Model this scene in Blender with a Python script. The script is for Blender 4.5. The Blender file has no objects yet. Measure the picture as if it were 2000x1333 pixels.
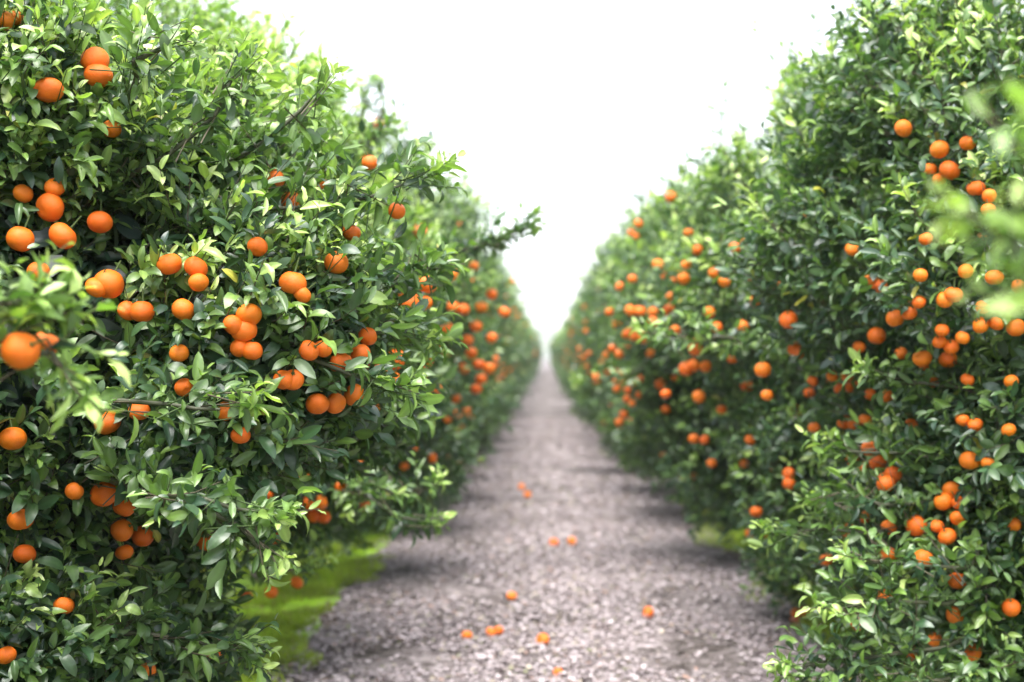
import bpy, math, random
import numpy as np

random.seed(7)
rng = np.random.default_rng(11)
S = bpy.context.scene
C = S.collection

# ------------------------------------------------------------------ camera
EYE = 1.4
FPX, CX, CY = 2778.0, 1067.0, 695.0          # focal length and vanishing point in photograph pixels
cam_data = bpy.data.cameras.new('camera')
cam = bpy.data.objects.new('camera', cam_data)
C.objects.link(cam)
cam.location = (0, 0, EYE)
cam.rotation_euler = (math.radians(90), 0, 0)
cam_data.sensor_width = 36
cam_data.lens = 50
cam_data.shift_x = -0.0335
cam_data.shift_y = 0.0143
cam_data.clip_start = 0.05
cam_data.clip_end = 3000
cam_data.dof.use_dof = True
cam_data.dof.focus_distance = 3.45
cam_data.dof.aperture_fstop = 2.1
S.camera = cam

# ------------------------------------------------------------------ sky and sun (bright overcast)
SUN_EL, SUN_AZ = math.radians(70), math.radians(192)      # azimuth clockwise from +Y: behind the camera, a little left
W = bpy.data.worlds.new('World')
S.world = W
W.use_nodes = True
wn, wl = W.node_tree.nodes, W.node_tree.links
wn.clear()
sky = wn.new('ShaderNodeTexSky'); sky.sky_type = 'NISHITA'
sky.sun_disc = False
sky.sun_elevation = SUN_EL; sky.sun_rotation = SUN_AZ
sky.air_density = 1.0; sky.dust_density = 1.0; sky.ozone_density = 1.0
hsv = wn.new('ShaderNodeHueSaturation'); hsv.inputs['Saturation'].default_value = 0.30
bg = wn.new('ShaderNodeBackground'); bg.inputs['Strength'].default_value = 0.13
wo = wn.new('ShaderNodeOutputWorld')
wl.new(sky.outputs[0], hsv.inputs['Color']); wl.new(hsv.outputs[0], bg.inputs[0]); wl.new(bg.outputs[0], wo.inputs[0])
sl = bpy.data.lights.new('sun', 'SUN'); sl.energy = 2.5; sl.angle = math.radians(48); sl.color = (1.0, 0.97, 0.92)
so = bpy.data.objects.new('sun', sl); C.objects.link(so)
from mathutils import Vector
sd = Vector((math.sin(SUN_AZ) * math.cos(SUN_EL), math.cos(SUN_AZ) * math.cos(SUN_EL), math.sin(SUN_EL)))
so.rotation_euler = sd.to_track_quat('Z', 'Y').to_euler()
S.view_settings.view_transform = 'Standard'
S.view_settings.look = 'None'
S.view_settings.gamma = 1.0
S.view_settings.exposure = 2.0
S.cycles.use_denoising = True
S.cycles.max_bounces = 7
S.cycles.diffuse_bounces = 3
S.cycles.glossy_bounces = 2
S.cycles.transmission_bounces = 3
S.cycles.transparent_max_bounces = 4
S.cycles.use_adaptive_sampling = True
S.cycles.adaptive_threshold = 0.02
S.cycles.caustics_reflective = False
S.cycles.caustics_refractive = False

# ------------------------------------------------------------------ helpers
def at(px, py, Y):
    """photograph pixel and distance down the alley -> world point"""
    return np.array([(px - CX) / FPX * Y, Y, EYE - (py - CY) / FPX * Y])

def nrm(v):
    return v / np.maximum(np.linalg.norm(v, axis=-1, keepdims=True), 1e-9)

def tag(o, label=None, cat=None, group=None, kind=None):
    if label: o['label'] = label
    if cat: o['category'] = cat
    if group: o['group'] = group
    if kind: o['kind'] = kind
    return o

def mesh_np(name, V, F, mat, col=None, smooth=True):
    """V (n,3); F (m,k) all faces with the same k; col (n,3) point colours"""
    me = bpy.data.meshes.new(name)
    n, (m, k) = len(V), F.shape
    me.vertices.add(n); me.vertices.foreach_set('co', np.ascontiguousarray(V, dtype=np.float32).ravel())
    me.loops.add(m * k); me.loops.foreach_set('vertex_index', np.ascontiguousarray(F, dtype=np.int32).ravel())
    me.polygons.add(m)
    me.polygons.foreach_set('loop_start', np.arange(0, m * k, k, dtype=np.int32))
    me.polygons.foreach_set('use_smooth', np.full(m, smooth, dtype=bool))
    if col is not None:
        ca = me.color_attributes.new('tint', 'FLOAT_COLOR', 'POINT')
        c4 = np.ones((n, 4), dtype=np.float32); c4[:, :3] = col
        ca.data.foreach_set('color', c4.ravel())
    me.update(calc_edges=True)
    if mat: me.materials.append(mat)
    return me

def link(name, me, parent=None, loc=None):
    o = bpy.data.objects.new(name, me); C.objects.link(o)
    if parent: o.parent = parent
    if loc is not None: o.location = loc
    return o

# ------------------------------------------------------------------ materials
def mat(name):
    m = bpy.data.materials.new(name); m.use_nodes = True
    nt = m.node_tree; nt.nodes.clear()
    out = nt.nodes.new('ShaderNodeOutputMaterial')
    return m, nt.nodes, nt.links, out

def leaf_material():
    m, N, L, out = mat('leaf')
    att = N.new('ShaderNodeAttribute'); att.attribute_name = 'tint'
    geo = N.new('ShaderNodeNewGeometry')
    back = N.new('ShaderNodeMix'); back.data_type = 'RGBA'; back.blend_type = 'MIX'
    pale = N.new('ShaderNodeMix'); pale.data_type = 'RGBA'; pale.inputs[0].default_value = 0.38
    pale.inputs[7].default_value = (0.17, 0.25, 0.13, 1)
    L.new(att.outputs['Color'], pale.inputs[6])
    L.new(geo.outputs['Backfacing'], back.inputs[0])
    noi = N.new('ShaderNodeTexNoise'); noi.inputs['Scale'].default_value = 130; noi.inputs['Detail'].default_value = 2
    mr = N.new('ShaderNodeMapRange'); mr.inputs['To Min'].default_value = 0.75; mr.inputs['To Max'].default_value = 1.25
    L.new(noi.outputs['Fac'], mr.inputs['Value'])
    mul = N.new('ShaderNodeVectorMath'); mul.operation = 'SCALE'
    L.new(att.outputs['Color'], mul.inputs[0]); L.new(mr.outputs[0], mul.inputs['Scale'])
    L.new(mul.outputs[0], back.inputs[6]); L.new(pale.outputs[2], back.inputs[7])
    p = N.new('ShaderNodeBsdfPrincipled')
    L.new(back.outputs[2], p.inputs['Base Color'])
    rr = N.new('ShaderNodeMapRange'); rr.inputs['To Min'].default_value = 0.26; rr.inputs['To Max'].default_value = 0.50
    n2 = N.new('ShaderNodeTexNoise'); n2.inputs['Scale'].default_value = 40
    L.new(n2.outputs['Fac'], rr.inputs['Value']); L.new(rr.outputs[0], p.inputs['Roughness'])
    p.inputs['Specular IOR Level'].default_value = 0.75
    b = N.new('ShaderNodeBump'); b.inputs['Strength'].default_value = 0.22; b.inputs['Distance'].default_value = 0.004
    L.new(noi.outputs['Fac'], b.inputs['Height']); L.new(b.outputs[0], p.inputs['Normal'])
    tr = N.new('ShaderNodeBsdfTranslucent')
    tc = N.new('ShaderNodeMix'); tc.data_type = 'RGBA'; tc.blend_type = 'MULTIPLY'; tc.inputs[0].default_value = 1
    tc.inputs[7].default_value = (1.9, 2.3, 0.8, 1)
    L.new(att.outputs['Color'], tc.inputs[6]); L.new(tc.outputs[2], tr.inputs['Color'])
    mx = N.new('ShaderNodeMixShader'); mx.inputs[0].default_value = 0.22
    L.new(p.outputs[0], mx.inputs[1]); L.new(tr.outputs[0], mx.inputs[2])
    L.new(mx.outputs[0], out.inputs[0])
    return m

def fruit_material():
    m, N, L, out = mat('mandarin_peel')
    oi = N.new('ShaderNodeObjectInfo'); tc = N.new('ShaderNodeTexCoord')
    cr = N.new('ShaderNodeValToRGB')
    e = cr.color_ramp.elements
    e[0].position = 0.0; e[0].color = (0.82, 0.145, 0.006, 1)
    e[1].position = 1.0; e[1].color = (0.88, 0.22, 0.009, 1)
    x = e.new(0.5); x.color = (0.85, 0.17, 0.007, 1)
    L.new(oi.outputs['Random'], cr.inputs['Fac'])
    n1 = N.new('ShaderNodeTexNoise'); n1.inputs['Scale'].default_value = 28; n1.inputs['Detail'].default_value = 3
    L.new(tc.outputs['Object'], n1.inputs['Vector'])
    mr = N.new('ShaderNodeMapRange'); mr.inputs['To Min'].default_value = 0.86; mr.inputs['To Max'].default_value = 1.12
    L.new(n1.outputs['Fac'], mr.inputs['Value'])
    sc = N.new('ShaderNodeVectorMath'); sc.operation = 'SCALE'
    L.new(cr.outputs[0], sc.inputs[0]); L.new(mr.outputs[0], sc.inputs['Scale'])
    # pale scars and dust specks
    n3 = N.new('ShaderNodeTexNoise'); n3.inputs['Scale'].default_value = 90; n3.inputs['Detail'].default_value = 4
    ad = N.new('ShaderNodeVectorMath'); ad.operation = 'ADD'
    L.new(tc.outputs['Object'], ad.inputs[0]); L.new(oi.outputs['Location'], ad.inputs[1]); L.new(ad.outputs[0], n3.inputs['Vector'])
    sp = N.new('ShaderNodeMapRange'); sp.inputs['From Min'].default_value = 0.62; sp.inputs['From Max'].default_value = 0.75
    sp.inputs['To Max'].default_value = 0.45
    L.new(n3.outputs['Fac'], sp.inputs['Value'])
    mxc = N.new('ShaderNodeMix'); mxc.data_type = 'RGBA'; mxc.inputs[7].default_value = (0.75, 0.45, 0.22, 1)
    L.new(sp.outputs[0], mxc.inputs[0]); L.new(sc.outputs[0], mxc.inputs[6])
    p = N.new('ShaderNodeBsdfPrincipled')
    L.new(mxc.outputs[2], p.inputs['Base Color'])
    p.inputs['Roughness'].default_value = 0.46
    p.inputs['Specular IOR Level'].default_value = 0.45
    p.inputs['Subsurface Weight'].default_value = 0.12
    p.inputs['Subsurface Radius'].default_value = (1.0, 0.35, 0.1)
    p.inputs['Subsurface Scale'].default_value = 0.006
    v = N.new('ShaderNodeTexVoronoi'); v.inputs['Scale'].default_value = 620
    L.new(tc.outputs['Object'], v.inputs['Vector'])
    b = N.new('ShaderNodeBump'); b.inputs['Strength'].default_value = 0.35; b.inputs['Distance'].default_value = 0.0006
    L.new(v.outputs['Distance'], b.inputs['Height']); 
    n4 = N.new('ShaderNodeTexNoise'); n4.inputs['Scale'].default_value = 55
    L.new(ad.outputs[0], n4.inputs['Vector'])
    b2 = N.new('ShaderNodeBump'); b2.inputs['Strength'].default_value = 0.4; b2.inputs['Distance'].default_value = 0.002
    L.new(n4.outputs['Fac'], b2.inputs['Height']); L.new(b.outputs[0], b2.inputs['Normal'])
    L.new(b2.outputs[0], p.inputs['Normal'])
    L.new(p.outputs[0], out.inputs[0])
    return m

def simple_noise_mat(name, c0, c1, scale, rough=0.85, bump=0.5, dist=0.01, c2=None, attr=None, detail=6):
    m, N, L, out = mat(name)
    tc = N.new('ShaderNodeTexCoord')
    n1 = N.new('ShaderNodeTexNoise'); n1.inputs['Scale'].default_value = scale; n1.inputs['Detail'].default_value = detail
    L.new(tc.outputs['Object'], n1.inputs['Vector'])
    cr = N.new('ShaderNodeValToRGB'); e = cr.color_ramp.elements
    e[0].position = 0.35; e[0].color = (*c0, 1); e[1].position = 0.68; e[1].color = (*c1, 1)
    if c2: x = e.new(0.52); x.color = (*c2, 1)
    L.new(n1.outputs['Fac'], cr.inputs['Fac'])
    p = N.new('ShaderNodeBsdfPrincipled'); p.inputs['Roughness'].default_value = rough
    p.inputs['Specular IOR Level'].default_value = 0.25
    src = cr.outputs[0]
    if attr:
        at_ = N.new('ShaderNodeAttribute'); at_.attribute_name = attr
        mx = N.new('ShaderNodeMix'); mx.data_type = 'RGBA'; mx.blend_type = 'MULTIPLY'; mx.inputs[0].default_value = 1
        L.new(src, mx.inputs[6]); L.new(at_.outputs['Color'], mx.inputs[7]); src = mx.outputs[2]
    L.new(src, p.inputs['Base Color'])
    b = N.new('ShaderNodeBump'); b.inputs['Strength'].default_value = bump; b.inputs['Distance'].default_value = dist
    L.new(n1.outputs['Fac'], b.inputs['Height']); L.new(b.outputs[0], p.inputs['Normal'])
    L.new(p.outputs[0], out.inputs[0])
    return m

def path_material():
    m, N, L, out = mat('chip_path')
    tc = N.new('ShaderNodeTexCoord')
    v = N.new('ShaderNodeTexVoronoi'); v.inputs['Scale'].default_value = 30; v.inputs['Randomness'].default_value = 1
    L.new(tc.outputs['Object'], v.inputs['Vector'])
    n1 = N.new('ShaderNodeTexNoise'); n1.inputs['Scale'].default_value = 1.1; n1.inputs['Detail'].default_value = 7; n1.inputs['Roughness'].default_value = 0.7
    L.new(tc.outputs['Object'], n1.inputs['Vector'])
    cr = N.new('ShaderNodeValToRGB'); e = cr.color_ramp.elements
    e[0].position = 0.0; e[0].color = (0.10, 0.08, 0.075, 1); e[1].position = 1; e[1].color = (0.38, 0.33, 0.33, 1)
    x = e.new(0.5); x.color = (0.22, 0.185, 0.185, 1)
    sx = N.new('ShaderNodeSeparateColor'); L.new(v.outputs['Color'], sx.inputs[0]); L.new(sx.outputs[0], cr.inputs['Fac'])
    c2 = N.new('ShaderNodeValToRGB'); e = c2.color_ramp.elements
    e[0].position = 0.40; e[0].color = (0.20, 0.185, 0.15, 1); e[1].position = 0.58; e[1].color = (1, 1, 1, 1)
    L.new(n1.outputs['Fac'], c2.inputs['Fac'])
    mx = N.new('ShaderNodeMix'); mx.data_type = 'RGBA'; mx.blend_type = 'MULTIPLY'; mx.inputs[0].default_value = 1
    L.new(cr.outputs[0], mx.inputs[6]); L.new(c2.outputs[0], mx.inputs[7])
    p = N.new('ShaderNodeBsdfPrincipled'); p.inputs['Roughness'].default_value = 0.8
    p.inputs['Specular IOR Level'].default_value = 0.3
    L.new(mx.outputs[2], p.inputs['Base Color'])
    b = N.new('ShaderNodeBump'); b.inputs['Strength'].default_value = 0.8; b.inputs['Distance'].default_value = 0.012
    L.new(sx.outputs[1], b.inputs['Height']); L.new(b.outputs[0], p.inputs['Normal'])
    L.new(p.outputs[0], out.inputs[0])
    return m

def tint_mat(name, rough=0.8, trans=0.0, spec=0.3):
    m, N, L, out = mat(name)
    a = N.new('ShaderNodeAttribute'); a.attribute_name = 'tint'
    p = N.new('ShaderNodeBsdfPrincipled'); p.inputs['Roughness'].default_value = rough
    p.inputs['Specular IOR Level'].default_value = spec
    n = N.new('ShaderNodeTexNoise'); n.inputs['Scale'].default_value = 90
    mr = N.new('ShaderNodeMapRange'); mr.inputs['To Min'].default_value = 0.7; mr.inputs['To Max'].default_value = 1.3
    sc = N.new('ShaderNodeVectorMath'); sc.operation = 'SCALE'
    L.new(n.outputs['Fac'], mr.inputs['Value']); L.new(a.outputs['Color'], sc.inputs[0]); L.new(mr.outputs[0], sc.inputs['Scale'])
    L.new(sc.outputs[0], p.inputs['Base Color'])
    if trans:
        t = N.new('ShaderNodeBsdfTranslucent'); L.new(a.outputs['Color'], t.inputs['Color'])
        mx = N.new('ShaderNodeMixShader'); mx.inputs[0].default_value = trans
        L.new(p.outputs[0], mx.inputs[1]); L.new(t.outputs[0], mx.inputs[2]); L.new(mx.outputs[0], out.inputs[0])
    else:
        L.new(p.outputs[0], out.inputs[0])
    return m

M_LEAF = leaf_material()
M_FRUIT = fruit_material()
M_BARK = simple_noise_mat('bark', (0.05, 0.038, 0.03), (0.17, 0.14, 0.115), 30, 0.9, 0.7, 0.006)
M_TWIG = tint_mat('twig_bark', 0.6)
M_CALYX = simple_noise_mat('calyx', (0.05, 0.09, 0.02), (0.12, 0.15, 0.05), 60, 0.6)
M_SOIL = simple_noise_mat('soil', (0.06, 0.043, 0.032), (0.20, 0.155, 0.13), 9, 0.95, 0.8, 0.02, c2=(0.12, 0.088, 0.07))
M_PATH = path_material()
M_TURF = simple_noise_mat('turf', (0.14, 0.17, 0.03), (0.36, 0.54, 0.04), 5, 0.9, 0.8, 0.02, c2=(0.23, 0.42, 0.015))
M_CHIP = tint_mat('chip', 0.7, 0.0, 0.4)
M_GRASS = tint_mat('grass_blade', 0.6, 0.35)

# ------------------------------------------------------------------ the ground
def sheet(name, xl, xr, y0, y1, z, m, ny, nx, edge, amp):
    """a ground sheet whose side edges wander"""
    ys = y0 + (y1 - y0) * (np.linspace(0, 1, ny) ** 2)
    V = []
    for y in ys:
        wl_ = amp * (math.sin(y * 1.7 + edge) * .5 + math.sin(y * 4.1 + 2 * edge) * .3 + math.sin(y * 9.3 + edge) * .2)
        wr_ = amp * (math.sin(y * 1.9 + 3 * edge) * .5 + math.sin(y * 4.7 + edge) * .3 + math.sin(y * 8.7) * .2)
        for i in range(nx):
            t = i / (nx - 1)
            V.append((xl + wl_ + (xr + wr_ - xl - wl_) * t, y, z))
    V = np.array(V)
    F = np.array([[j * nx + i, j * nx + i + 1, (j + 1) * nx + i + 1, (j + 1) * nx + i] for j in range(ny - 1) for i in range(nx - 1)])
    o = link(name, mesh_np(name, V, F, m)); tag(o, kind='structure')
    return o

g = 1500
gv = np.array([(-g, -200, 0), (g, -200, 0), (g, 2 * g, 0), (-g, 2 * g, 0)], float)
tag(link('ground', mesh_np('ground', gv, np.array([[0, 1, 2, 3]]), M_SOIL)), kind='structure')
XL, XR = -1.14, 1.30
sheet('path', XL - .05, XR + .05, -6, 1400, 0.008, M_PATH, 900, 6, 1.3, 0.10)
sheet('turf_left', XL - 2.4, XL - .02, -6, 15, 0.004, M_TURF, 300, 8, 0.6, 0.10)
sheet('turf_right', XR + .12, XR + 2.4, -6, 14, 0.004, M_TURF, 300, 8, 2.6, 0.10)

# leaf and chip litter on the path: small curled pale flakes
def litter(n, ymax, ymin, size, seed):
    r = np.random.default_rng(seed)
    Y = ymin + (ymax - ymin) * r.random(n) ** 1.25
    e = 0.14
    X = XL - e + (XR - XL + 2 * e) * r.random(n)
    edge = np.minimum(X - XL, XR - X)
    patch = np.sin(X * 2.3 + Y * .8) * np.sin(X * 1.1 - Y * 1.3 + 1) + .5 * np.sin(X * 5 + Y * 3.1)
    keep = (r.random(n) < np.clip((edge + e) / .22, .05, 1)) & (r.random(n) < np.clip(1.05 + .75 * patch - 1.5 * np.exp(-((X + .60) / .36) ** 2 - ((Y - 6.5) / .35) ** 2) - 1.5 * np.exp(-((X - .66) / .27) ** 2 - ((Y - 6.5) / .35) ** 2) - .8 * np.exp(-((X - .1) / .5) ** 2 - ((Y - 8.3) / .3) ** 2), .07, 1))
    X, Y = X[keep], Y[keep]; n = len(X)
    s = size * (0.35 + r.random(n) ** 2.2 * 1.3)
    a = r.random(n) * 2 * math.pi
    u = np.stack([np.cos(a), np.sin(a), r.normal(0, .20, n)], 1); u = nrm(u)
    w0 = np.stack([-np.sin(a), np.cos(a), r.normal(0, .25, n)], 1); w = nrm(w0)
    nn = np.cross(u, w)
    asp = .35 + .5 * r.random(n)
    c = np.stack([X, Y, .014 + .018 * r.random(n)], 1)
    T = np.array([(-1, 0), (-.35, .9), (.4, .8), (1, 0), (.4, -.8), (-.35, -.9)]) * .5
    V = np.zeros((n, 6, 3))
    for k in range(6):
        curl = (abs(T[k, 1]) * .35 - .1)
        V[:, k] = c + u * (T[k, 0] * s)[:, None] + w * (T[k, 1] * s * asp)[:, None] + nn * (curl * s * r.random(n))[:, None]
    V[..., 2] = np.maximum(V[..., 2], .0095)
    idx = np.arange(n)[:, None] * 6
    F = np.concatenate([idx + np.array([[0, 1, 2, 3]]), idx + np.array([[0, 3, 4, 5]])])
    pal = np.array([(.47, .425, .435), (.41, .37, .38), (.35, .31, .315), (.59, .55, .56), (.27, .235, .235), (.44, .40, .31), (.36, .25, .20), (.12, .09, .08), (.26, .28, .16)])
    pr = np.array([.24, .22, .15, .13, .09, .05, .03, .07, .02])
    ci = r.choice(len(pal), n, p=pr / pr.sum())
    col = pal[ci] * np.array([.94, .89, .90]) * (0.8 + .4 * r.random((n, 1)))
    return V.reshape(-1, 3), F, np.repeat(col, 6, 0)

A1 = litter(110000, 13, 5.2, .024, 1); A2 = litter(60000, 32, 13, .036, 2); A3 = litter(1500, 14, 5.2, .046, 3)
Vs, Fs, Cs, off = [], [], [], 0
for V, F, c in (A1, A2, A3):
    Vs.append(V); Fs.append(F + off); Cs.append(c); off += len(V)
tag(link('leaf_litter', mesh_np('leaf_litter', np.concatenate(Vs), np.concatenate(Fs), M_CHIP, np.concatenate(Cs), smooth=False)),
    'pale pinkish grey dry leaves and wood chips covering the path', 'leaf litter', kind='stuff')

# grass along both sides
def grass(name, x0, x1, y0, y1, n, seed, label):
    r = np.random.default_rng(seed)
    X = x0 + (x1 - x0) * r.random(n); Y = y0 + (y1 - y0) * r.random(n) ** 1.3
    f = np.sin(X * 3.1 + Y * 2.2 + seed) + np.sin(X * 7.3 - Y * 3.7) * .7 + np.sin(Y * 1.3 + seed) * .5
    wob = .10 * np.sin(Y * 1.7 + seed) + .07 * np.sin(Y * 5.1) + .04 * np.sin(Y * 13)
    inner = (X < XL - .02 + wob) if x1 < 0 else (X > XR + .08 - .16 * (Y > 8) + wob)
    hole = np.sin(X * 6.1 + Y * 1.9) * np.sin(Y * 3.3 - X * 2.7) > .62
    k = (f > -1.0 + .6 * r.random(n)) & inner & ~(hole & (r.random(n) < .85))
    X, Y, f = X[k], Y[k], f[k]; n = len(X)
    h = .016 + .045 * r.random(n) ** 2.5
    a = r.random(n) * 6.283; ln = .5 * r.random(n)
    wv = np.stack([np.cos(a), np.sin(a), np.zeros(n)], 1) * (.0035 + .003 * r.random(n))[:, None]
    b = np.stack([X, Y, np.full(n, .003)], 1)
    tip = b + np.stack([np.cos(a + 1.5) * h * ln, np.sin(a + 1.5) * h * ln, h], 1)
    V = np.stack([b - wv, b + wv, tip], 1).reshape(-1, 3)
    F = np.arange(n * 3).reshape(-1, 3)
    t = r.random((n, 1))
    col = np.array([.38, .58, .04]) * (1 - t) + np.array([.58, .72, .09]) * t
    col = col * np.clip(.72 + .28 * np.sin(X * 9 + 2 * np.sin(Y * 5)) * np.sin(Y * 7 + X * 4) + .12 * f, .28, 1.1)[:, None]
    br = r.random(n) < .08; col[br] = (.30, .24, .10)
    return tag(link(name, mesh_np(name, V, F, M_GRASS, np.repeat(col, 3, 0), smooth=False)), label, 'grass', kind='stuff')
grass('grass', XL - 1.3, XL + .12, 4.5, 15, 190000, 4, 'bright yellow-green short grass between the path and the left row of trees')
grass('grass', XR - .2, XR + 1.3, 4.5, 14, 90000, 5, 'bright green short grass strip under the right row of trees')

# ------------------------------------------------------------------ foliage
def leaf_template(rows, cols):
    """unit leaf: x 0..1 along the midrib, y -0.5..0.5 across"""
    P, F = [], []
    for i in range(rows):
        t = i / (rows - 1)
        w = (4 * t * (1 - t)) ** .62 * (1.06 - .22 * t) if 0 < t < 1 else .04
        for j in range(cols):
            P.append((t, (j / (cols - 1) - .5) * w, j / (cols - 1) - .5))
    for i in range(rows - 1):
        for j in range(cols - 1):
            F.append([i * cols + j, (i + 1) * cols + j, (i + 1) * cols + j + 1, i * cols + j + 1])
    return np.array(P), np.array(F)
T_HI, T_MID, T_LO = leaf_template(7, 5), leaf_template(4, 3), leaf_template(3, 3)

def leaves_mesh(P, A, N, Ln, Wd, curl, fold, wave, col, tpl):
    T, F = tpl
    n, k = len(P), len(T)
    N = nrm(N - A * (N * A).sum(1, keepdims=True)); B = np.cross(N, A)
    x = T[None, :, 0]; y = T[None, :, 1]; s = T[None, :, 2] * 2
    ang = curl[:, None] * x                                   # the blade bends along its length
    xl = np.where(np.abs(curl)[:, None] > .02, np.sin(ang) / np.where(np.abs(curl) > .02, curl, 1)[:, None], x)
    zl = -np.where(np.abs(curl)[:, None] > .02, (1 - np.cos(ang)) / np.where(np.abs(curl) > .02, curl, 1)[:, None], 0)
    cf = np.cos(fold)[:, None]; sf = np.sin(fold)[:, None]
    yy = y * cf; zf = np.abs(y) * sf
    wv = wave[:, None] * np.sin(x * 11 + s * 1.3) * np.abs(s) * .10
    L_, W_ = Ln[:, None], Wd[:, None]
    V = (P[:, None, :] + A[:, None, :] * (xl * L_)[..., None] + B[:, None, :] * (yy * W_)[..., None]
         + N[:, None, :] * (zl * L_ + (zf + wv) * W_)[..., None])
    Fc = (F[None] + (np.arange(n) * k)[:, None, None]).reshape(-1, 4)
    shade = 1 + .30 * (np.abs(T[:, 2]) < .01)                 # paler midrib
    Cc = np.clip(col[:, None, :] * shade[None, :, None], 0, .8)
    return V.reshape(-1, 3), Fc, Cc.reshape(-1, 3)

def tubes(P0, P1, P2, r0, r1, col, sides=3):
    """bent tubes through three points each"""
    n = len(P0)
    ax = nrm(P2 - P0); h = np.where(np.abs(ax[:, 2:3]) > .9, np.array([[1., 0, 0]]), np.array([[0, 0, 1.]]))
    u = nrm(np.cross(ax, h)); v = np.cross(ax, u)
    rings = []
    for Pk, rk in ((P0, r0), (P1, (r0 + r1) / 2), (P2, r1)):
        for s in range(sides):
            a = 2 * math.pi * s / sides
            rings.append(Pk + (u * math.cos(a) + v * math.sin(a)) * rk[:, None])
    V = np.stack(rings, 1)
    f = []
    for q in range(2):
        for s in range(sides):
            f.append([q * sides + s, q * sides + (s + 1) % sides, (q + 1) * sides + (s + 1) % sides, (q + 1) * sides + s])
    F = (np.array(f)[None] + (np.arange(n) * sides * 3)[:, None, None]).reshape(-1, 4)
    return V.reshape(-1, 3), F, np.repeat(col, sides * 3, 0)

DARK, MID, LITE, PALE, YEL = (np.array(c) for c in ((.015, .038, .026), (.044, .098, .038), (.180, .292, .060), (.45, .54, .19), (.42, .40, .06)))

def sprigs(P, D, Ln, Out, r, flush, gap, leaf, nmax=14):
    """sprigs: base P, direction D, length Ln, outward vector Out, flush 0..1 (pale new growth).  Returns leaf arrays and twig arrays."""
    M = len(P)
    up = np.array([0, 0, 1.0])
    n_l = np.clip((Ln / gap).astype(int), 4, nmax)
    side = nrm(np.cross(D, up + .01)); bend = nrm(up[None] * (.6) + r.normal(0, .5, (M, 3)))
    K = nmax
    k = np.arange(K)[None]
    mask = k < n_l[:, None]
    t = np.clip((k + .8) / n_l[:, None], 0, 1)
    pos = P[:, None] + D[:, None] * (t * Ln[:, None])[..., None] + bend[:, None] * ((t ** 2) * Ln[:, None] * .22)[..., None]
    ax = nrm(D[:, None] + bend[:, None] * (t * .44)[..., None])
    ph = r.random(M)[:, None] * 6.28 + k * 2.4 + r.normal(0, .3, (M, K))
    b2 = nrm(np.cross(ax, side[:, None] + 0 * ax)); 
    rad = side[:, None] * np.cos(ph)[..., None] + b2 * np.sin(ph)[..., None]
    pitch = np.radians(62 - 34 * t + r.normal(0, 11, (M, K)))
    A = nrm(ax * np.cos(pitch)[..., None] + rad * np.sin(pitch)[..., None] + np.array([0, 0, -.12]))
    N = up * .75 + Out[:, None] * .45 - rad * .35 + r.normal(0, .42, (M, K, 3)) + ax * .35
    size = leaf * (0.55 + .8 * r.random((M, K))) * (1 - .35 * (t > .93))
    fl = np.clip(flush[:, None] * (.35 + .9 * t) + r.normal(0, .10, (M, K)), 0, 1)
    age = r.random((M, 1)) * .55 + .45 * r.random((M, K))
    base = DARK + (MID - DARK) * age[..., None]
    c = base + (LITE - base) * np.clip(fl * 1.6, 0, 1)[..., None]
    c = c + (PALE - c) * np.clip(fl * 1.9 - .95, 0, 1)[..., None]
    gl = (r.random((M, K)) < .07); c = np.where(gl[..., None], (LITE * .8 + c * .2), c)
    yl = (r.random((M, K)) < .003); c = np.where(yl[..., None], YEL * (.6 + .4 * r.random((M, K, 1))), c)
    c = c * (.85 + .3 * r.random((M, K, 1)))
    curl = r.normal(.5, .6, (M, K)) + fl * r.normal(.3, .6, (M, K))
    fold = np.abs(r.normal(.28, .28, (M, K))) + fl * .25
    wave = r.random((M, K)) ** 2 * (1 + 1.5 * fl)
    Wd = size * (.37 + .16 * r.random((M, K)))
    m = mask
    lf = dict(P=pos[m] + rad[m] * .004, A=A[m], N=N[m], Ln=size[m], Wd=Wd[m], curl=curl[m], fold=np.minimum(fold[m], 1.1), wave=wave[m], col=c[m])
    mid_ = P + D * (Ln * .5)[:, None] + bend * (Ln * .055)[:, None]
    end = P + D * Ln[:, None] + bend * (Ln * .22)[:, None]
    base_ = P - D * .05
    tcol = np.where(r.random((M, 1)) < .65, np.array([[.06, .10, .03]]), np.array([[.12, .10, .07]]))
    tw = (base_, mid_, end, np.full(M, .0024), np.full(M, .0010), tcol)
    return lf, tw

def ellipsoid_sdf(p, c, rad):
    q = (p - c) / rad
    k = np.linalg.norm(q, axis=-1)
    return (k - 1) * rad.min()

def lumpy(mains, r, n_lumps, size):
    """bulges seated over the main ellipsoids of a crown"""
    L = []
    for (c, rad) in mains:
        c, rad = np.array(c, float), np.array(rad, float)
        m = int(n_lumps * (rad[0] * rad[2]) / 1.3)
        gi = (np.arange(m) + .5) / m
        th = np.pi * (1 + 5 ** .5) * np.arange(m) + r.random() * 6
        zz = 1 - 2 * gi
        d = np.stack([np.cos(th) * np.sqrt(1 - zz ** 2), np.sin(th) * np.sqrt(1 - zz ** 2), zz], 1)
        d = nrm(d + r.normal(0, .18, (m, 3)))
        rr = size * (.65 + .7 * r.random(m))
        for i in range(m):
            L.append((c + d[i] * (rad - rr[i] * (.50 + .28 * r.random())), np.array([rr[i]] * 3) * (1 + r.normal(0, .12, 3)), c))
    return L

def union_sdf(p, mains, lumps, shrink=.76):
    d = np.full(p.shape[:-1], 1e9)
    for c, rad in mains: d = np.minimum(d, ellipsoid_sdf(p, np.array(c), np.array(rad) * shrink))
    for c, rad, _ in lumps: d = np.minimum(d, ellipsoid_sdf(p, c, rad))
    return d

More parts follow.
